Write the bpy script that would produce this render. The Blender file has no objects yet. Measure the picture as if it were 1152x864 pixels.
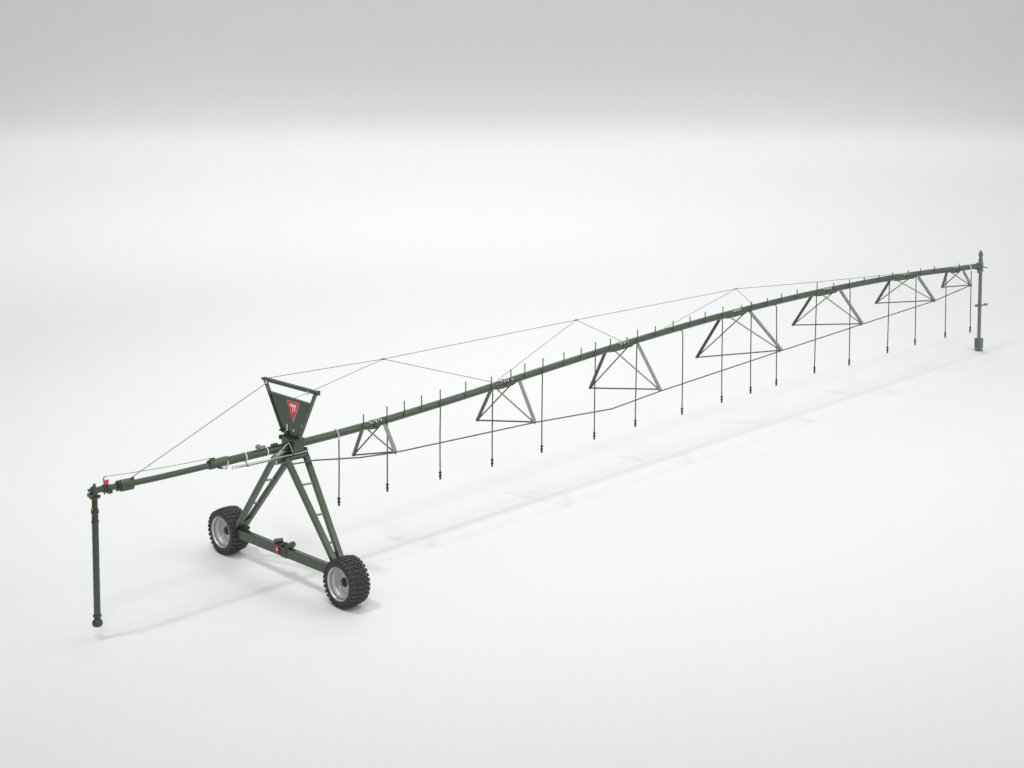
import bpy, bmesh, math, random
from mathutils import Vector, Matrix
from math import sin, cos, pi, radians
random.seed(4)
scene = bpy.context.scene
COL = scene.collection

# ------------------------------------------------------------------ materials
def mat(name, col, rough=.5, metal=0., var=.12, scale=6., bump=0., bscale=60., spec=.5, coat=0.):
    m = bpy.data.materials.new(name); m.use_nodes = True
    nt = m.node_tree; b = nt.nodes['Principled BSDF']
    tc = nt.nodes.new('ShaderNodeTexCoord')
    nz = nt.nodes.new('ShaderNodeTexNoise'); nz.inputs['Scale'].default_value = scale; nz.inputs['Detail'].default_value = 6
    nt.links.new(tc.outputs['Object'], nz.inputs['Vector'])
    mx = nt.nodes.new('ShaderNodeMix'); mx.data_type = 'RGBA'
    mx.inputs['A'].default_value = tuple(c*(1-var) for c in col)+(1,)
    mx.inputs['B'].default_value = tuple(min(1, c*(1+var)) for c in col)+(1,)
    nt.links.new(nz.outputs['Fac'], mx.inputs['Factor'])
    nt.links.new(mx.outputs['Result'], b.inputs['Base Color'])
    mr = nt.nodes.new('ShaderNodeMapRange')
    mr.inputs['To Min'].default_value = max(.03, rough*.8); mr.inputs['To Max'].default_value = min(1, rough*1.2)
    nt.links.new(nz.outputs['Fac'], mr.inputs['Value']); nt.links.new(mr.outputs['Result'], b.inputs['Roughness'])
    b.inputs['Metallic'].default_value = metal
    b.inputs['Specular IOR Level'].default_value = spec
    b.inputs['Coat Weight'].default_value = coat
    if bump:
        n2 = nt.nodes.new('ShaderNodeTexNoise'); n2.inputs['Scale'].default_value = bscale
        nt.links.new(tc.outputs['Object'], n2.inputs['Vector'])
        bp = nt.nodes.new('ShaderNodeBump'); bp.inputs['Strength'].default_value = bump; bp.inputs['Distance'].default_value = .01
        nt.links.new(n2.outputs['Fac'], bp.inputs['Height']); nt.links.new(bp.outputs['Normal'], b.inputs['Normal'])
    return m
M = dict(
    green=mat('green_paint', (.032, .053, .024), .29, spec=.75, bump=0., bscale=25),
    dgreen=mat('dark_green_paint', (.024, .037, .020), .38, spec=.7, bump=0., bscale=40),
    haze_green=mat('post_green_with_haze', (.165, .185, .15), .42),  # paler green: distance haze is put into the post's colour
    grey=mat('galvanised_steel', (.235, .245, .228), .45, metal=.2, var=.15, scale=10),
    dgrey=mat('dark_steel', (.10, .106, .096), .5, metal=.2),
    rung=mat('rung_paint_lit_tone', (.26, .28, .23), .4),  # rung colour lightened to stand in for light on the top faces
    white=mat('white_plastic', (.50, .51, .50), .4),
    zinc=mat('zinc_bolts', (.82, .83, .82), .35, metal=.15),
    hose=mat('dark_hose_rubber', (.060, .064, .060), .5),
    black=mat('black_rubber', (.016, .016, .017), .6),
    tyre=mat('tyre_rubber', (.034, .033, .035), .55, var=.25, scale=14, bump=.15, bscale=50),
    rim=mat('silver_rim_paint', (.56, .56, .58), .36, metal=.3, var=.06),
    cable=mat('steel_cable', (.14, .14, .14), .5, metal=.4),
    red=mat('red_enamel', (.78, .018, .045), .4, var=.05),
    lwhite=mat('white_lettering', (.80, .80, .79), .5, var=.02),
    bronze=mat('bronze_band', (.13, .085, .035), .45, metal=.3),
    brass=mat('brass_fitting', (.62, .40, .13), .4, metal=.4),
    floor=mat('white_studio_floor', (.86, .866, .863), .75, var=.004, scale=.2, spec=.25),
)

# ------------------------------------------------------------------ mesh builder
class MB:
    def __init__(s): s.v = []; s.f = []
    def add(s, vs, fs):
        o = len(s.v); s.v += [Vector(p) for p in vs]; s.f += [tuple(i+o for i in f) for f in fs]; return s
    def hexa(s, p):       # 8 points, 0-3 one end ring, 4-7 other
        return s.add(p, [(0, 1, 2, 3), (7, 6, 5, 4), (0, 4, 5, 1), (1, 5, 6, 2), (2, 6, 7, 3), (3, 7, 4, 0)])
    def box(s, c, d, rz=0.):
        c = Vector(c); x, y, z = d[0]/2, d[1]/2, d[2]/2; R = Matrix.Rotation(rz, 3, 'Z')
        q = [(-x, -y), (x, -y), (x, y), (-x, y)]
        return s.hexa([c+R@Vector((a, b, -z)) for a, b in q]+[c+R@Vector((a, b, z)) for a, b in q])
    def beam(s, a, b, w, h, side=(1, 0, 0)):   # rectangular bar; w along 'side'
        a = Vector(a); b = Vector(b); d = (b-a).normalized(); sd = Vector(side); sd = (sd-d*sd.dot(d)).normalized(); up = d.cross(sd)
        q = [(-w/2, -h/2), (w/2, -h/2), (w/2, h/2), (-w/2, h/2)]
        return s.hexa([a+sd*i+up*j for i, j in q]+[b+sd*i+up*j for i, j in q])
    def angle(s, a, b, w, t, side=(1, 0, 0), flip=1):  # L-profile
        a = Vector(a); b = Vector(b); d = (b-a).normalized(); sd = Vector(side); sd = (sd-d*sd.dot(d)).normalized(); up = d.cross(sd)*flip
        pr = [(-w/2, -w/2), (w/2, -w/2), (w/2, -w/2+t), (-w/2+t, -w/2+t), (-w/2+t, w/2), (-w/2, w/2)]
        n = 6; vs = [a+sd*i+up*j for i, j in pr]+[b+sd*i+up*j for i, j in pr]
        return s.add(vs, [(0, 1, 2, 3), (0, 3, 4, 5), (9, 8, 7, 6), (11, 10, 9, 6)]+[(i, i+n, (i+1) % n+n, (i+1) % n) for i in range(n)])
    def tube(s, path, r, n=12, caps=True):
        P = [Vector(p) for p in path]; rs = r if isinstance(r, (list, tuple)) else [r]*len(P)
        T = []
        for i in range(len(P)):
            t = (P[min(i+1, len(P)-1)]-P[max(i-1, 0)]); T.append(t.normalized())
        ref = Vector((0, 0, 1)) if abs(T[0].z) < .9 else Vector((1, 0, 0))
        u = (ref-T[0]*ref.dot(T[0])).normalized(); vs = []; fs = []
        for i, (p, t) in enumerate(zip(P, T)):
            u = (u-t*u.dot(t)).normalized(); w = t.cross(u)
            vs += [p+(u*cos(2*pi*k/n)+w*sin(2*pi*k/n))*rs[i] for k in range(n)]
        for i in range(len(P)-1):
            for k in range(n):
                a = i*n+k; b = i*n+(k+1) % n; fs.append((a, b, b+n, a+n))
        if caps: fs.append(tuple(range(n-1, -1, -1))); fs.append(tuple((len(P)-1)*n+k for k in range(n)))
        return s.add(vs, fs)
    def lathe(s, prof, o, axis=(0, 0, 1), n=24, close=True):   # prof: (r, t)
        o = Vector(o); a = Vector(axis).normalized()
        ref = Vector((0, 0, 1)) if abs(a.z) < .9 else Vector((1, 0, 0))
        u = (ref-a*ref.dot(a)).normalized(); w = a.cross(u); vs = []; fs = []
        for r, t in prof:
            r = max(r, 1e-4); vs += [o+a*t+(u*cos(2*pi*k/n)+w*sin(2*pi*k/n))*r for k in range(n)]
        for i in range(len(prof)-1):
            for k in range(n):
                p = i*n+k; q = i*n+(k+1) % n; fs.append((p, q, q+n, p+n))
        return s.add(vs, fs)
    def prism(s, poly, n, t):    # planar polygon (3D points) extruded t along n
        n = Vector(n).normalized()*t; k = len(poly); P = [Vector(p) for p in poly]
        return s.add(P+[p+n for p in P], [tuple(range(k-1, -1, -1)), tuple(range(k, 2*k))]+[(i, (i+1) % k, (i+1) % k+k, i+k) for i in range(k)])
    def build(s, name, m, parent=None, bevel=0., label=None):
        me = bpy.data.meshes.new(name); me.from_pydata([tuple(v) for v in s.v], [], s.f)
        bm = bmesh.new(); bm.from_mesh(me); bmesh.ops.recalc_face_normals(bm, faces=bm.faces); bm.to_mesh(me); bm.free()
        me.materials.append(M[m]); me.polygons.foreach_set('use_smooth', [True]*len(me.polygons))
        me.set_sharp_from_angle(angle=radians(38))
        o = bpy.data.objects.new(name, me); COL.objects.link(o)
        if parent: o.parent = parent
        if bevel:
            b = o.modifiers.new('bevel', 'BEVEL'); b.width = bevel; b.segments = 2; b.limit_method = 'ANGLE'
        if label: o['label'] = label
        return o
def empty(name, parent=None, loc=(0, 0, 0)):
    o = bpy.data.objects.new(name, None); COL.objects.link(o); o.location = loc
    if parent: o.parent = parent
    return o

# ------------------------------------------------------------------ the machine
root = empty('irrigation_machine')
root['label'] = 'long dark green field irrigation machine with two wheels, braced pipe and hanging hoses'
root['category'] = 'irrigation machine'

PZ = [(-6.04, 3.94), (-5.2, 3.885), (-4.1, 3.84), (-2.4, 3.81), (0, 3.78), (2.1, 3.775), (3.8, 3.81), (6.7, 3.925), (10.6, 4.13), (14.2, 4.30), (17.8, 4.41), (20.3, 4.45), (23, 4.455), (26, 4.41), (29.6, 4.30), (33, 4.12), (35.4, 3.95), (37.5, 3.80)]
def pz(x):
    if x <= PZ[0][0]: return PZ[0][1]
    for i in range(len(PZ)-1):
        if x <= PZ[i+1][0]:
            (x1, z1), (x2, z2) = PZ[i], PZ[i+1]
            x0, z0 = PZ[i-1] if i else (2*x1-x2, 2*z1-z2)
            x3, z3 = PZ[i+2] if i+2 < len(PZ) else (2*x2-x1, 2*z2-z1)
            t = (x-x1)/(x2-x1); m1 = (z2-z0)/(x2-x0)*(x2-x1); m2 = (z3-z1)/(x3-x1)*(x2-x1)
            return (2*t**3-3*t*t+1)*z1+(t**3-2*t*t+t)*m1+(-2*t**3+3*t*t)*z2+(t**3-t*t)*m2
    return PZ[-1][1]
def P(x, y=0., dz=0.): return Vector((x, y, pz(x)+dz))
def pdir(x): return (P(x+.05)-P(x-.05)).normalized()
RP = .115
# pipe lengths between the bracing stations, each a flanged length of tube
joints = [-2.5, .45, 3.1, 8.4, 13.95, 20.1, 25.8, 31.35, 35.35, 37.42]
for i in range(len(joints)-1):
    a, b = joints[i]+.004, joints[i+1]-.004
    n = max(2, int((b-a)/.6)+1)
    m = MB().tube([P(a+(b-a)*k/n) for k in range(n+1)], RP, 24)
    if i < 8: m.lathe([(RP*.9, -.025), (RP+.014, -.025), (RP+.014, 0), (RP*.9, 0)], P(b), pdir(b), 20)
    if i > 0: m.lathe([(RP*.9, 0), (RP+.014, 0), (RP+.014, .025), (RP*.9, .025)], P(a), pdir(a), 20)
    m.build('pipe_section', 'green', root)
# overhang: thinner tube, sleeve and its bracket
m = MB().tube([P(-5.9+3.45*k/6) for k in range(7)], .082, 20).build('overhang_pipe', 'green', root)
sl = MB()
sl.lathe([(.08, -2.62), (.125, -2.60), (.135, -2.55), (.135, -2.45), (.128, -2.42), (.128, -2.02), (.115, -1.98)], P(0)+Vector((0, 0, .03)), (1, 0, -.006), 24)
sl.box((-2.5, -.02, 3.96), (.14, .07, .08)); sl.beam((-2.36, -.08, 3.72), (-2.22, -.12, 3.68), .04, .04)
sleeve = sl.build('pipe_sleeve', 'green', root)
MB().prism([(-2.26, -.15, 3.70), (-2.08, -.15, 3.72), (-2.14, -.15, 3.62)], (0, -1, 0), .02).build('arrow_tab', 'white', sleeve)
# hexagonal counterweight clamp
cb = MB().lathe([(.05, -.02), (.135, -.02), (.135, .02), (.05, .02)], P(-5.37), pdir(-5.2), 16)
cb.prism([P(-5.33, y, z) for y, z in ((-.10, -.135), (-.145, -.06), (-.145, .05), (-.10, .12), (.10, .12), (.145, .05), (.145, -.06), (.10, -.135))], pdir(-5.2), .37)
cb.box(P(-5.36, -.06, .135), (.09, .08, .05)); cb.box(P(-4.95, -.02, .13), (.08, .06, .07))
clamp = cb.build('clamp_box', 'green', root)
for y, dz in ((-.10, .08), (-.11, -.05)):
    MB().lathe([(.0, -.03), (.028, -.03), (.028, 0)], P(-5.38, y, dz), pdir(-5.2), 6).build('bolt', 'dgreen', clamp)

# feed pipe hanging from the pipe end
fx = -6.04
feed = empty('feed_pipe', root)
e = MB()
e.tube([(fx+.42, 0, 3.915), (fx+.2, 0, 3.93), (fx+.05, 0, 3.925), (fx, 0, 3.86), (fx, 0, 3.74)], [.075, .078, .09, .088, .085], 18)
e.lathe([(.0, .12), (.05, .12), (.085, .10), (.10, .02), (.10, -.05), (.08, -.12)], (fx-.02, 0, 3.92), (0, 0, 1), 16)
e.lathe([(.06, 0), (.13, 0), (.13, .04), (.06, .04)], (fx+.32, 0, 3.92), (1, 0, 0), 16)
e.lathe([(.06, 0), (.135, 0), (.135, .05), (.06, .05)], (fx, 0, 3.74), (0, 0, 1), 16)
e.box((fx-.13, -.02, 3.84), (.08, .18, .09)); e.box((fx-.12, .0, 3.96), (.07, .14, .06))
elbow = e.build('elbow', 'green', feed)
for dx, dy in ((.1, -.1), (-.1, -.1), (.1, .1), (-.1, .1)):
    MB().lathe([(0, .03), (.018, .03), (.018, -.03), (0, -.03)], (fx+dx, dy, 3.79), (0, 0, 1), 6).build('bolt', 'dgreen', elbow)
MB().lathe([(0, .06), (.028, .06), (.042, .02), (.042, -.02), (0, -.02)], (fx, 0, 4.055), (0, 0, 1), 12).build('plug', 'dgrey', elbow)
up = MB().lathe([(.074, 3.76), (.078, 3.45), (.10, 3.44), (.10, 3.38), (.08, 3.37)], (fx, 0, 0), (0, 0, 1), 20).build('swivel_pipe', 'dgreen', feed)
MB().lathe([(0, -.012), (.036, -.012), (.036, .012), (0, .012)], (fx-.082, .0, 3.47), (-.95, -.2, 0), 12).build('brass_plug', 'brass', up)
MB().lathe([(.09, 3.37), (.085, 3.36), (.085, 3.12), (.09, 3.11)], (fx, 0, 0), (0, 0, 1), 20).build('coupling', 'dgreen', feed)
MB().lathe([(.07, 3.37), (.101, 3.37), (.101, 3.345), (.07, 3.345)], (fx, 0, 0), (0, 0, 1), 20).build('band', 'bronze', feed)
MB().lathe([(.07, 3.13), (.101, 3.13), (.101, 3.095), (.07, 3.095)], (fx, 0, 0), (0, 0, 1), 20).build('band', 'bronze', feed)
MB().lathe([(.0, 3.1), (.085, 3.1), (.087, .62), (0, .62)], (fx, 0, 0), (0, 0, 1), 24).build('drop_tube', 'green', feed)
MB().lathe([(0, .66), (.105, .66), (.112, .63), (.105, .60), (.085, .58), (.085, .53), (.125, .49), (.138, .44), (.135, .40), (.11, .36), (0, .355)], (fx, 0, 0), (0, 0, 1), 24).build('end_cap', 'dgreen', feed)

# red signal flag on its rod
flag = MB().tube([P(-5.77, -.02, -.15), P(-5.77, -.1, .0), P(-5.80, -.06, .16), P(-5.78, -.02, .30), P(-5.72, 0, .31)], .016, 8).build('flag_rod', 'dgrey', root)
MB().prism([P(-5.79, -.075, .13), P(-5.68, -.075, .12), P(-5.68, -.075, .25), P(-5.79, -.075, .24)], (0, -1, 0), .02).build('red_flag', 'red', flag)
MB().lathe([(.07, -.03), (.105, -.03), (.105, .03), (.07, .03)], P(-5.77), pdir(-5.7), 16).build('rod_clamp', 'dgreen', flag)
MB().box(P(-5.62, -.05, -.10), (.12, .05, .08)).build('bracket', 'dgreen', flag)

# ---- tower ------------------------------------------------------------------
XB = -.215
bb = MB().beam((XB, 2.20, .78), (XB, -2.20, .885), .16, .27, (1, 0, 0))
beam = bb.build('base_beam', 'green', root, .008)
gp = MB()
gp.prism([(XB-.085, 2.2, .93), (XB-.085, 2.45, .80), (XB-.085, 2.2, .66)], (1, 0, 0), .16)
gp.build('end_plate', 'green', beam)
legs = [  # top, bottom
    ((-.30, .17, 3.50), (-.245, 2.17, .93)), ((.26, .17, 3.42), (.03, 2.13, .98)),
    ((-.16, -.16, 3.54), (.00, -2.20, .93)), ((.515, -.16, 3.48), (.23, -2.20, .90))]
LV = []
for i, (a, b) in enumerate(legs):
    a = Vector(a); b = Vector(b)
    MB().beam(a, b, .158, .125, (1, 0, 0)).build('tower_leg', 'green', root, .006)
    LV.append((a, b))
for (A, B), ts in (((LV[0], LV[1]), (.10, .33, .66)), ((LV[2], LV[3]), (.265, .545, .80))):
    for t in ts:
        p = A[0].lerp(A[1], t); q = B[0].lerp(B[1], t)
        d = (q-p).normalized()
        MB().beam(p+d*.06, q-d*.06, .045, .055, (0, 0, 1)).build('rung', 'rung', root)
MB().beam((-.20, .19, 3.36), (.22, .19, 3.30), .03, .10, (0, 1, 0)).build('rung', 'green', root)
# gusset where the far ladder meets the beam
MB().prism([(-.29, 2.14, .96), (.05, 1.98, 1.02), (.02, 1.78, 1.28), (-.10, 1.84, 1.22), (-.27, 2.0, 1.08)], (0, -1, .6), .02).build('gusset_plate', 'green', root)
MB().prism([(.0, -2.14, .96), (.20, -2.14, .92), (.22, -1.95, 1.2), (.01, -1.95, 1.2)], (0, 1, .6), .02).build('gusset_plate', 'green', root)
# head beam under the pipe
hb = MB().beam((-.36, 0, 3.52), (.60, 0, 3.50), .36, .14, (0, 1, 0))
hb.tube([(-.06, -.20, 3.49), (.56, -.20, 3.47)], .075, 14)
hb.tube([(.46, -.22, 3.54), (.46, .22, 3.54)], .085, 14); hb.box((.50, -.16, 3.62), (.12, .10, .12))
head = hb.build('head_beam', 'green', root, .006)
MB().lathe([(0, -.012), (.06, -.012), (.06, .01), (0, .01)], (.46, -.225, 3.62), (0, -1, 0), 12).build('rubber_bush', 'black', head)
# cradle below the plate
cr = MB()
cr.prism([(.02, .36, 4.02), (.02, -.30, 4.02), (.02, -.27, 3.60), (.02, .20, 3.60)], (1, 0, 0), .36)
cr.box((.06, .36, 3.97), (.14, .06, .12)); cr.box((.10, -.29, 3.93), (.14, .05, .10)); cr.box((.10, .44, 4.14), (.08, .05, .05))
cradle = cr.build('cradle', 'green', root, .01)
MB().lathe([(0, 0), (.05, 0), (.05, .012), (0, .012)], (.015, -.07, 4.03), (-1, 0, 0), 12).build('eye_hole', 'black', cradle)
# mast plate: tapering panel with folded edges
XM = .17
def Y(y, z, dx=0): return (XM+dx, y, z)
mp = MB().prism([Y(1.10, 5.10), Y(-.88, 5.12), Y(-.70, 4.78), Y(-.36, 4.10), Y(-.30, 3.95), Y(.36, 3.95), Y(.44, 4.14), Y(.62, 4.30)], (1, 0, 0), .035)
mp.beam(Y(1.10, 5.10, .02), Y(-.88, 5.12, .02), .10, .05, (1, 0, 0))
mast = mp.build('mast_plate', 'green', root, .005)
MB().beam(Y(1.27, 5.42, .02), Y(.42, 4.06, .02), .11, .05, (1, 0, 0)).build('side_rail', 'green', mast, .004)
MB().beam(Y(-1.12, 5.50, .02), Y(-.32, 4.02, .02), .11, .055, (1, 0, 0)).build('side_rail', 'green', mast, .004)
tb = MB().beam(Y(1.36, 5.43, .04), Y(-1.17, 5.50, .04), .10, .10, (1, 0, 0))
tb.box(Y(1.40, 5.43, .02), (.05, .12, .05)); tb.box(Y(-1.19, 5.50, .04), (.13, .04, .13))
tb.build('top_bar', 'green', mast, .006)
for y, z in ((-.80, 5.44), (1.16, 5.38)):
    MB().box(Y(y, z+.0, -.03), (.03, .045, .10)).build('shackle', 'zinc', mast)
for y, z in ((-.50, 4.44), (-.10, 4.22)):
    MB().lathe([(0, 0), (.028, 0), (.028, .02), (0, .02)], Y(y, z, 0), (-1, 0, 0), 8).build('bolt', 'zinc', mast)
MB().box(Y(.20, 4.25, -.012), (.02, .045, .20)).build('slot_plate', 'zinc', mast)
MB().box(Y(.17, 4.12, -.014), (.02, .07, .10)).build('slot', 'black', mast)
# emblem : white edged red triangle with two white figures
ea, eb, ec = Vector((XM-.004, .22, 5.06)), Vector((XM-.004, -.40, 5.06)), Vector((XM-.004, -.10, 4.47))
em = MB().prism([ea, eb, ec], (-1, 0, 0), .008).build('emblem', 'lwhite', mast)
cc = (ea+eb+ec)/3
MB().prism([cc+(q-cc)*.93+Vector((-.008, 0, 0)) for q in (ea, eb, ec)], (-1, 0, 0), .005).build('emblem_field', 'red', em)
def G(u, v): # u right 0..1, v down 0..1 in emblem box
    u = .5+(u-.5)*.84; v = .28+(v-.28)*.86
    return (XM-.0172, .22-.62*u, 5.06-.59*v)
gl = MB()
gl.prism([G(.26, .12), G(.40, .10), G(.46, .16), G(.44, .26), G(.36, .30), G(.25, .24)], (-1, 0, 0), .004)
gl.prism([G(.40, .12), G(.78, .12), G(.80, .20), G(.75, .25), G(.46, .24)], (-1, 0, 0), .004)
gl.prism([G(.43, .21), G(.52, .22), G(.52, .58), G(.46, .58)], (-1, 0, 0), .0045)
gl.prism([G(.63, .22), G(.72, .22), G(.69, .50), G(.63, .48)], (-1, 0, 0), .0045)
gl.build('emblem_figures', 'lwhite', em)
# gear motor in the middle of the base beam
gm = empty('drive_motor', root, (0, 0, 0))
b = MB(); b.box((XB, -.18, .835), (.185, .30, .29)); b.box((XB, -.10, .99), (.30, .58, .05)); b.box((XB-.01, -.22, 1.02), (.18, .26, .12))
b.build('gearbox', 'dgreen', gm, .01)
MB().lathe([(0, -.16), (.06, -.16), (.085, -.13), (.085, .12), (.07, .15), (0, .15)], (XB+.02, -.36, 1.06), (1, .15, 0), 18).build('motor_housing', 'dgreen', gm)
MB().lathe([(0, -.13), (.055, -.13), (.07, -.10), (.07, .12), (0, .12)], (XB+.03, .20, 1.045), (1, -.5, 0), 16).build('motor_housing', 'dgrey', gm)
MB().tube([(XB-.05, -.3, 1.1), (XB-.1, -.12, 1.12), (XB-.08, .05, 1.06), (XB-.02, .16, 1.02)], .018, 8).build('cable_loop', 'black', gm)
for y in (-.30, -.20, -.10, .02):
    MB().lathe([(0, 0), (.02, 0), (.02, .03), (0, .03)], (XB-.1, y, 1.015), (0, 0, 1), 6).build('bolt', 'dgreen', gm)
wl = MB().prism([(XB-.122, .13, .98), (XB-.122, .02, .985), (XB-.122, -.0, .90), (XB-.122, .02, .83), (XB-.122, .12, .82), (XB-.122, .15, .90)], (-1, 0, 0), .008).build('warning_plate', 'red', gm)
MB().prism([(XB-.132, .115, .885), (XB-.132, .03, .89), (XB-.132, .055, .81)], (-1, 0, 0), .004).build('warning_mark', 'lwhite', wl)
MB().prism([(XB-.122, .12, .80), (XB-.122, .03, .80), (XB-.122, .03, .72), (XB-.122, .12, .72)], (-1, 0, 0), .008).build('warning_foot', 'red', wl)

# ---- wheels --------------------------------------------------------------------
XW, WT, RW = -.11, .61, .674
def tyre_mesh():
    h = WT/2
    prof = [(.425, -h+.055), (.455, -h+.02), (.50, -h), (.565, -h+.004), (.610, -h+.025), (.636, -h+.06), (.649, -.10), (.652, 0), (.649, .10), (.636, h-.06), (.610, h-.025), (.565, h-.004), (.50, h), (.455, h-.02), (.425, h-.055), (.40, h-.06), (.40, -h+.06), (.425, -h+.055)]
    m = MB().lathe(prof, (0, 0, 0), (1, 0, 0), 64)
    def block(x0, x1, a0, a1, sk, r0, r1, e0=0, e1=0):
        def pt(x, a, r): return (x, r*cos(a), r*sin(a))
        q = [(x0, a0), (x1, a0+sk), (x1, a1+sk), (x0, a1)]
        f = [r0-e0, r0-e1, r0-e1, r0-e0]; g = [r1-e0, r1-e1, r1-e1, r1-e0]
        m.hexa([pt(x, a, r) for (x, a), r in zip(q, f)]+[pt(x, a, r) for (x, a), r in zip(q, g)])
    N = 30; da = 2*pi/N; rnd = random.Random(7)
    for i in range(N):
        a = i*da
        j = lambda: rnd.uniform(-.04, .04)*da
        for s in (-1, 1):
            o = (s > 0)*da/2
            block(s*(h-.002), s*(.165+.012*(i % 2)), a+o+j(), a+o+da*.68+j(), da*.12, .60, .670, .035, 0)   # shoulder lug
            block(s*(h+.004), s*(h-.05), a+o, a+o+da*.62, 0, .575, .646, 0, 0)                              # its end on the sidewall
            block(s*.155, s*.092, a+da*.34+j(), a+da*1.02+j(), -da*.20, .62, .673)
            block(s*.084, s*.036, a+da*.02+o+j(), a+da*.70+o+j(), da*.28, .63, .675)
        block(-.028, .028, a+da*.1+j(), a+da*.80+j(), da*.3, .63, .676)
    return m
def wheel(y):
    w = empty('wheel', root, (XW, y, RW))
    s = -1 if y < 0 else 1
    tyre_mesh().build('tyre', 'tyre', w)
    h = WT/2
    MB().lathe([(.44, -h+.065), (.460, -h+.035), (.456, -h+.005), (.442, -h+.008), (.415, -h+.06), (.395, -h+.075), (.392, -h+.13), (.362, -h+.16), (.352, -h+.20), (.35, -.06), (.33, -.03), (.27, -.045), (.20, -.075), (.14, -.075), (.12, -.05), (0, -.05)], (0, 0, 0), (1, 0, 0), 56).build('rim', 'rim', w)
    MB().lathe([(.30, .02), (.38, .04), (.40, h-.08), (.43, h-.05), (.44, h-.06)], (0, 0, 0), (1, 0, 0), 40).build('inner_rim', 'rim', w)
    hb = MB().lathe([(0, -.17), (.05, -.17), (.055, -.13), (.095, -.125), (.115, -.10), (.115, -.03), (.0, -.03)], (.02, 0, 0), (1, 0, 0), 20)
    for k in range(8):
        a = 2*pi*k/8
        hb.lathe([(0, -.155), (.018, -.155), (.018, -.09), (0, -.09)], (.02, .088*cos(a), .088*sin(a)), (1, 0, 0), 6)
    hub = hb.build('hub', 'dgreen', w)
    ax = MB().lathe([(0, .0), (.11, .0), (.11, .22), (.16, .24), (.16, .38), (.06, .40), (0, .40)], (0, 0, 0), (1, 0, 0), 20)
    ax.box((.36, -s*.12, .10), (.16, .46, .26))
    ax.build('wheel_gearbox', 'dgreen', w)
wheel(2.785); wheel(-2.785)

# ---- guy cables ------------------------------------------------------------------
def cable(pts, r=.009, name='guy_cable', m='cable', n=6):
    return MB().tube(pts, r, n).build(name, m, root)
def sag(a, b, s, n=8):
    a = Vector(a); b = Vector(b)
    return [a.lerp(b, t/n)-Vector((0, 0, s*4*(t/n)*(1-t/n))) for t in range(n+1)]
topF = Vector(Y(1.33, 5.44)); topN = Vector(Y(-.84, 5.47))
K1, K2, K3 = Vector((3.51, 0, 5.66)), Vector((11.74, 0, 5.51)), Vector((20.21, 0, 5.31))
cable([Vector(Y(1.16, 5.36)), P(-4.97, -.02, .16)], .011)
cable([topF, K1]); cable([topN, K1]); cable([K1, K2]); cable([K2, K3]); cable([K1, P(7.92, 0, .15)]); cable([P(8.15, 0, .15), K2])
cable([topN, Vector(Y(-.10, 5.13))], .007)
cable([K2, P(13.95, 0, .14)]); cable([P(16.2, 0, .13), K3]); cable([K3, P(21.2, 0, .13)]); cable(sag(K3, P(30.9, 0, .13), .02))
for K in (K1, K2, K3):
    MB().lathe([(0, -.07), (.02, -.06), (.028, 0), (.02, .06), (0, .07)], K, (1, 0, 0), 8).build('cable_joint', 'dgrey', root)
cable(sag(P(-5.72, 0, .31), P(-2.5, 0, .19), .03), .008, 'signal_wire')

# ---- conduit bundle, straps and valve under / on the pipe near the tower ----------
cd = MB()
cd.tube([(-1.85, -.10, 3.64), (-1.3, -.18, 3.635), (-.5, -.24, 3.62), (-.02, -.26, 3.60)], .014, 8)
cd.build('conduit', 'white', root)
MB().tube([(-1.83, -.06, 3.575), (-1.3, -.16, 3.565), (-.75, -.22, 3.575), (-.4, -.25, 3.59)], .010, 8).build('conduit', 'white', root)
MB().tube([(-1.78, -.13, 3.605), (-1.2, -.20, 3.60), (-.6, -.25, 3.595), (-.1, -.27, 3.60)], .010, 8).build('conduit', 'dgrey', root)
cl = MB(); cl.box((-1.86, -.09, 3.61), (.08, .06, .09)); cl.box((-1.76, -.11, 3.60), (.04, .07, .06)); cl.build('conduit_clip', 'zinc', root)
MB().tube([(-.55, -.24, 3.61), (-.40, -.22, 3.74), (-.18, -.19, 3.90), (-.06, -.17, 3.93), (.0, -.19, 3.80), (.03, -.25, 3.62)], .014, 8).build('looped_wire', 'white', root)
MB().tube([(-.75, -.24, 3.60), (-.52, -.22, 3.70), (-.36, -.20, 3.80)], .010, 6).build('looped_wire', 'white', root)
MB().tube([(.03, -.26, 3.60), (.30, -.25, 3.585), (.50, -.24, 3.60)], .012, 8).build('wire', 'zinc', root)
for x, s in ((-2.06, .014), (-1.44, .012), (-.72, .010)):
    MB().lathe([(RP, -.014), (RP+s+.004, -.014), (RP+s+.004, .014), (RP, .014)], P(x), pdir(x)+Vector((.15, 0, 0)), 24).build('pipe_strap', 'zinc', root)
for x in (-1.45,):
    MB().beam(P(x, -.06, -.10), (x, -.2, 3.57), .03, .02).build('strap_hanger', 'dgrey', root)
vl = MB(); vl.lathe([(0, -.07), (.04, -.07), (.065, -.04), (.065, .04), (.04, .07), (0, .07)], P(-1.0, -.03, .20), (1, 0, 0), 14)
vl.lathe([(.03, 0), (.03, .12)], P(-1.0, -.03, .10), (0, 0, 1), 10); vl.box(P(-.88, -.02, .17), (.22, .06, .05))
vl.build('relief_valve', 'grey', root)
MB().box(P(-.45, -.02, .15), (.20, .08, .06)).build('pipe_lug', 'dgreen', root)

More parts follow.
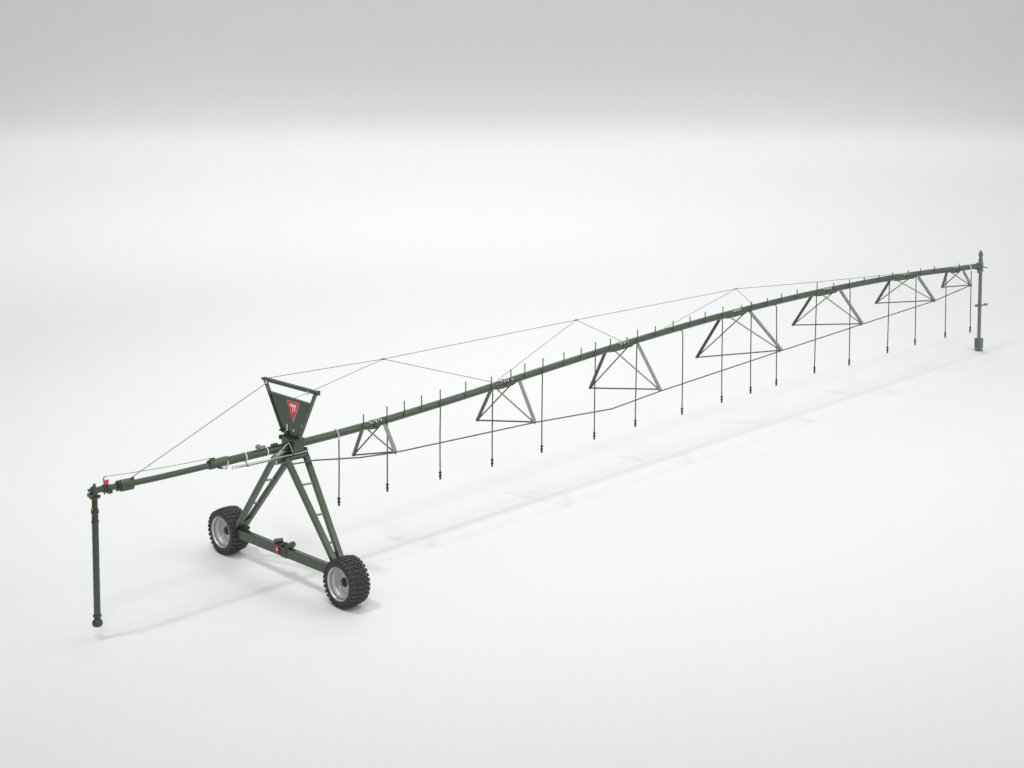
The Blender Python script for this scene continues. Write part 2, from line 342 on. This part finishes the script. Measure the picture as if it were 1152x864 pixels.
# ---- bracing frames ----------------------------------------------------------------
TR = [ # far corner, near corner, attach x: far strut, near strut, far brace, near brace
    ((3.02, .82, 2.68), (3.22, -.82, 3.10), 2.72, 3.46, 3.35, 2.88),
    ((8.3, 1.1, 2.6), (8.67, -1.1, 2.93), 7.9, 9.03, 8.76, 8.1),
    ((13.6, 1.1, 2.65), (14.66, -1.1, 2.83), 13.2, 14.67, 14.33, 13.59),
    ((19.33, 1.1, 2.71), (21.48, -1.1, 2.99), 19.33, 20.91, 20.75, 19.81),
    ((25.23, 1.1, 2.96), (26.69, -1.1, 3.14), 24.96, 26.68, 26.36, 25.55),
    ((31.02, 1.1, 2.95), (31.89, -1.1, 3.27), 30.39, 32.29, 31.82, 30.79),
    ((35.62, .76, 3.00), (35.32, -.76, 3.37), 34.77, 35.86, 35.78, 34.98)]
rod_pts = [Vector((-.30, -.16, 3.31)), Vector((.02, -.30, 3.34)), Vector((.6, -.50, 3.36)), Vector((2.0, -.74, 3.18))]
for i, (c1, c2, a, b, c, d) in enumerate(TR):
    c1 = Vector(c1); c2 = Vector(c2)
    f = empty('bracing_frame', root, (0, 0, 0))
    mid = (a+b)/2
    w = .085
    MB().beam(P(a, .03, -.10), c1, .05, .10, (1, 0, 0)).build('strut', 'dgreen', f)  # far strut coloured darker than its twin to stand in for shade
    MB().angle(P(b, -.06, -.10), c2+(c2-P(b)).normalized()*.05, .14, .014, (-1, 0, 0), 1).build('strut', 'grey', f)
    MB().beam(c1, P(c, -.01, -.12), .042, .03, (1, 0, 0)).build('brace', 'dgrey', f)
    MB().beam(P(d, -.05, -.12), c2, .042, .03, (1, 0, 0)).build('brace', 'grey', f)
    MB().beam(c1, c2, .045, .04, (1, 0, 0)).build('cross_bar', 'dgrey', f)
    g = MB().prism([P(a+.05, -.02, -.11), P(b+.04, -.02, -.09), P(b-.2, -.02, -.165), P(a+.42, -.02, -.165)], (0, 1, 0), .05)
    g.build('gusset', 'dgreen', f)
    for cc_ in (c1, c2):
        MB().lathe([(0, -.05), (.035, -.05), (.035, .05), (0, .05)], cc_, (1, 0, 0), 10).build('corner_joint', 'grey', f)
    # bolted joint clamp on top of the pipe
    k = MB()
    k.box(P(mid+.02, -.05, .105), (.40, .09, .03))
    cl = k.build('joint_clamp', 'green', f)
    for j in range(9):
        x = mid-.22+.055*j+random.uniform(-.012, .012)
        MB().lathe([(0, .018), (.021, .018), (.023, -.02), (0, -.02)], P(x, -.05-.035*(j % 3), .13-.022*(j % 3)+random.uniform(-.006, .008)), (0, -.4, 1), 6).build('bolt', 'zinc', cl)
    rod_pts.append(c2+Vector((0, -.02, -.075 if i == 2 else -.02)))
    if i == 2:
        MB().beam(c2, c2+Vector((.02, -.02, -.09)), .03, .03).build('rod_hanger', 'grey', f)
    if i == 1: rod_pts.append(Vector((12.3, -1.1, 2.62)))
rod = MB().tube(rod_pts, .022, 8).build('truss_rod', 'dgrey', root)
for q in (1.3, 6.3, 12.3, 17.2, 24.0, 29.3):
    for i in range(len(rod_pts)-1):
        if rod_pts[i].x <= q < rod_pts[i+1].x:
            p = rod_pts[i].lerp(rod_pts[i+1], (q-rod_pts[i].x)/(rod_pts[i+1].x-rod_pts[i].x))
            MB().lathe([(0, -.06), (.026, -.05), (.026, .05), (0, .06)], p, (rod_pts[i+1]-rod_pts[i]), 8).build('rod_coupling', 'dgrey', rod)

# ---- outlets on the pipe --------------------------------------------------------------
RIS = [(2.65, 4.19), (3.54, 4.25), (4.21, 4.29), (4.89, 4.32), (5.64, 4.36), (6.69, 4.4), (7.78, 4.36), (8.63, 4.43), (9.25, 4.51), (10.07, 4.54), (11.04, 4.56), (11.86, 4.57), (12.55, 4.65), (13.29, 4.64), (14.12, 4.56), (14.66, 4.71), (15.59, 4.69), (16.53, 4.72), (17.45, 4.74), (18.29, 4.76), (19.3, 4.8), (20.37, 4.7), (20.97, 4.73), (21.94, 4.73), (22.82, 4.77), (23.8, 4.78), (25.09, 4.87), (26.19, 4.69), (27.27, 4.68), (28.3, 4.62), (29.34, 4.56), (30.34, 4.52), (31.5, 4.45), (32.45, 4.4), (33.52, 4.34), (35.51, 4.18)]
for x, z in RIS:
    z0 = pz(x)
    o = MB().tube([(x, -.112, z0-.02), (x, -.125, z0+.02), (x, -.125, z-.05), (x, -.125, z)], [.020, .019, .018, .022], 8).build('outlet_riser', 'dgrey', root)
# ---- sprinkler drops -------------------------------------------------------------------
noz = MB()
noz.lathe([(0, .27), (.026, .27), (.028, .235), (.052, .23), (.055, .215), (.03, .205), (.030, .15), (.042, .14), (.042, .09), (.026, .08), (.026, .05), (.033, .045), (.033, .015), (.018, 0), (0, 0)], (0, 0, 0), (0, 0, 1), 12)
noz0 = noz.build('nozzle', 'black', root)
HS = [(1.72, 1.7, 1.68), (3.53, 3.51, 1.67), (5.62, 5.6, 1.56), (7.81, 7.78, 1.47), (10.02, 9.99, 1.43), (12.52, 12.48, 1.34), (14.60, 14.54, 1.34), (17.03, 17.02, 1.27), (19.25, 19.25, 1.26), (20.94, 20.95, 1.27), (22.48, 22.52, 1.27), (25.02, 24.96, 1.3), (27.28, 27.3, 1.19), (30.08, 30.02, 1.22), (32.06, 32.08, 1.2), (34.41, 34.44, 1.11), (36.46, 36.48, 1.0)]
for i, (xt, xb, zb) in enumerate(HS):
    z0 = pz(xt); ph = random.uniform(-.012, .012)
    pts = [Vector((xt, -.125, z0-.03)), Vector((xt, -.150, z0-.10))]
    if xt in (17.03, 22.48): pts = [Vector((xt, -.08, z0-.09)), Vector((xt, -.14, z0-.13)), Vector((xt, -.15, z0-.2))]
    top = pts[-1]; bot = Vector((xb, -.15, zb+.25))
    for k in range(1, 7):
        t = k/6; pts.append(top.lerp(bot, t)+Vector((ph*sin(pi*t), 0, 0)))
    h = MB().tube(pts, .020, 8).build('drop_hose', 'hose', root)
    if i == 0: n = noz0; n.parent = h
    else: n = noz0.copy(); COL.objects.link(n); n.parent = h
    n.location = (xb, -.15, zb)
    if i in (0, 16):
        MB().tube([P(xt, .02, RP+.02), P(xt, -.07, .11), P(xt, -.13, .03), P(xt+.0, -.155, -.15)], .024, 8).build('hose_clamp', 'white' if i == 0 else 'zinc', h)

# ---- pivot post ---------------------------------------------------------------------------
post = empty('pivot_post', root, (37.5, 0, 0))
MB().lathe([(0, .50), (.078, .50), (.080, 4.0), (0, 4.0)], (0, 0, 0), (0, 0, 1), 20).build('post_tube', 'haze_green', post)
bs = MB().lathe([(0, 0), (.19, 0), (.19, .05), (.15, .07), (.14, .50), (.10, .55), (0, .55)], (0, 0, 0), (0, 0, 1), 10)
for k in range(4):
    a = pi/4+k*pi/2; bs.box((.145*cos(a), .145*sin(a), .34), (.09, .035, .44), a)
bs.build('base_foot', 'haze_green', post)
MB().lathe([(0, 3.96), (.095, 3.96), (.095, 4.10), (.07, 4.14), (.07, 4.20), (.10, 4.24), (.105, 4.30), (.085, 4.38), (.045, 4.45), (.02, 4.50), (0, 4.51)], (0, 0, 0), (0, 0, 1), 16).build('post_cap', 'haze_green', post)
br = MB().lathe([(.07, 2.0), (.11, 2.0), (.11, 2.06), (.07, 2.06)], (0, 0, 0), (0, 0, 1), 12)
br.box((.17, -.09, 2.03), (.30, .05, .05), -.6); br.box((-.12, .10, 2.02), (.12, .05, .10), -.6); br.box((.30, -.16, 2.05), (.06, .06, .10), -.6); br.box((.22, -.11, 2.06), (.04, .04, .09), -.6)
br.build('post_bracket', 'haze_green', post)
cl = MB().lathe([(.07, 3.50), (.11, 3.52), (.12, 3.60), (.12, 3.90), (.10, 3.98), (.07, 4.0)], (0, 0, 0), (0, 0, 1), 16)
cl.lathe([(0, -.36), (.13, -.36), (.13, -.32), (.105, -.30), (.105, 0), (0, 0)], (0, 0, 3.79), (1, 0, 0), 16)
cl.box((-.16, -.06, 3.60), (.20, .14, .16)); cl.box((-.2, -.02, 3.95), (.2, .1, .05)); cl.build('swivel_collar', 'haze_green', post)
MB().beam((.08, -.02, 3.76), (.34, -.14, 3.68), .05, .05, (0, 0, 1)).build('lever', 'haze_green', post)

# ------------------------------------------------------------------ studio floor and backdrop
YAW = 0.7935; CX, CY, CH = -26.8572, -37.0362, 17.7642
Fd = Vector((cos(YAW), sin(YAW), 0)); Rd = Vector((sin(YAW), -cos(YAW), 0)); C0 = Vector((CX, CY, 0))
D0, LC = 160., 30.
def struct(name, vs, fs):
    me = bpy.data.meshes.new(name); me.from_pydata([tuple(v) for v in vs], [], fs); me.materials.append(M['floor'])
    me.polygons.foreach_set('use_smooth', [True]*len(me.polygons))
    o = bpy.data.objects.new(name, me); COL.objects.link(o); o['kind'] = 'structure'; return o
struct('floor', [C0-Fd*120-Rd*160, C0-Fd*120+Rd*160, C0+Fd*D0+Rd*160, C0+Fd*D0-Rd*160], [(0, 1, 2, 3)])
vs = []; n = 120; d = D0; hh = 0.
for k in range(n):      # the sweep steepens gradually from floor to wall
    p = C0+Fd*d+Vector((0, 0, hh)); vs += [p-Rd*160, p+Rd*160]
    t = (k+.5)/(n-1); a = pi/2*t*t*(3-2*t); d += LC/(n-1)*cos(a); hh += LC/(n-1)*sin(a)
p = C0+Fd*d+Vector((0, 0, 62)); vs += [p-Rd*160, p+Rd*160]
struct('backdrop', vs, [(2*i, 2*i+1, 2*i+3, 2*i+2) for i in range(n)])

# ------------------------------------------------------------------ light; softboxes, strips and pool lamp are unseen, added for highlights and falloff
wd = bpy.data.worlds.new('World'); scene.world = wd; wd.use_nodes = True
nt = wd.node_tree; bg = nt.nodes['Background']; bg.inputs['Strength'].default_value = 1.
tc = nt.nodes.new('ShaderNodeTexCoord'); dp = nt.nodes.new('ShaderNodeVectorMath'); dp.operation = 'DOT_PRODUCT'
rd = (Rd-Fd*.25).normalized(); dp.inputs[1].default_value = tuple(rd)
nt.links.new(tc.outputs['Generated'], dp.inputs[0])
rp = nt.nodes.new('ShaderNodeMapRange'); rp.inputs['From Min'].default_value = -1; rp.inputs['From Max'].default_value = 1
WL, WR = .06, .96
rp.inputs['To Min'].default_value = WL; rp.inputs['To Max'].default_value = WR
nt.links.new(dp.outputs['Value'], rp.inputs['Value'])
cm = nt.nodes.new('ShaderNodeVectorMath'); cm.operation = 'SCALE'; cm.inputs[0].default_value = (.985, 1, .992)
nt.links.new(rp.outputs['Result'], cm.inputs['Scale']); nt.links.new(cm.outputs['Vector'], bg.inputs['Color'])
def spot(name, target, az, el, dist, radius, power, angle, blend, col=(1, 1, 1)):
    l = bpy.data.lights.new(name, 'SPOT'); l.energy = power; l.shadow_soft_size = radius; l.spot_size = radians(angle); l.spot_blend = blend; l.color = col
    o = bpy.data.objects.new(name, l); COL.objects.link(o); T = Vector(target)
    d = Vector((cos(radians(az))*cos(radians(el)), sin(radians(az))*cos(radians(el)), sin(radians(el))))
    o.location = T+d*dist; o.rotation_euler = (-d).to_track_quat('-Z', 'Y').to_euler(); return o
def softbox(name, loc, target, sx, sy, power):
    l = bpy.data.lights.new(name, 'AREA'); l.shape = 'RECTANGLE'; l.size = sx; l.size_y = sy; l.energy = power
    o = bpy.data.objects.new(name, l); COL.objects.link(o); o.location = loc
    o.rotation_euler = (Vector(target)-Vector(loc)).to_track_quat('-Z', 'Y').to_euler(); return o
K = dict(world=1.05, key=1.0, side=.16, pool=.66, pool2=.37, back=.150, over=.20, sbox=.85)
bg.inputs['Strength'].default_value = K['world']
spot('key_lamp', (11, 2, 0), 172, 66, 120, 4.6, 110000*K['key'], 31, 1.)
spot('side_lamp', (20, 1, 0), 176, 42, 120, 5., 60000*K['side'], 34, 1.)
spot('pool_lamp', tuple(C0+Fd*62-Rd*1), 225.46, 52, 120, 11., 150000*K['pool'], 34, 1.)
softbox('overhead_softbox', (12, -1, 34), (12, 0, 0), 50, 3.5, 6500*K['over'])
softbox('side_softbox', (31, -28, 28), (4, -1, 2), 15, 9, 1900*K['sbox'])  # unseen lamp added to put a bright reflection on the leg faces
b = softbox('middle_strip', tuple(C0+Fd*114+Vector((0, 0, 56))-Rd*6), tuple(C0+Fd*93-Rd*6), 70, 8, 20000*K['pool2'])
b.data.spread = radians(110)
b = softbox('backdrop_strip', tuple(C0+Fd*174+Vector((0, 0, 60))-Rd*3), tuple(C0+Fd*141-Rd*3), 110, 5, 60000*K['back'])
b.data.spread = radians(78)

# ------------------------------------------------------------------ camera
cam = bpy.data.cameras.new('camera'); co = bpy.data.objects.new('camera', cam); COL.objects.link(co); scene.camera = co
PITCH = 0.0862; FPX = 1848.07; PX, PY = 595.78, 101.30
F = Vector((cos(PITCH)*cos(YAW), cos(PITCH)*sin(YAW), -sin(PITCH)))
U = Rd.cross(F)
co.matrix_world = Matrix(((Rd.x, U.x, -F.x, CX), (Rd.y, U.y, -F.y, CY), (Rd.z, U.z, -F.z, CH), (0, 0, 0, 1)))
cam.sensor_width = 36; cam.lens = FPX/1152*36; cam.shift_x = (576-PX)/1152; cam.shift_y = (PY-432)/1152
cam.clip_start = .5; cam.clip_end = 600
scene.render.resolution_x = 1024; scene.render.resolution_y = 768
scene.view_settings.view_transform = 'Standard'; scene.view_settings.look = 'None'; scene.view_settings.exposure = 0; scene.view_settings.gamma = 1
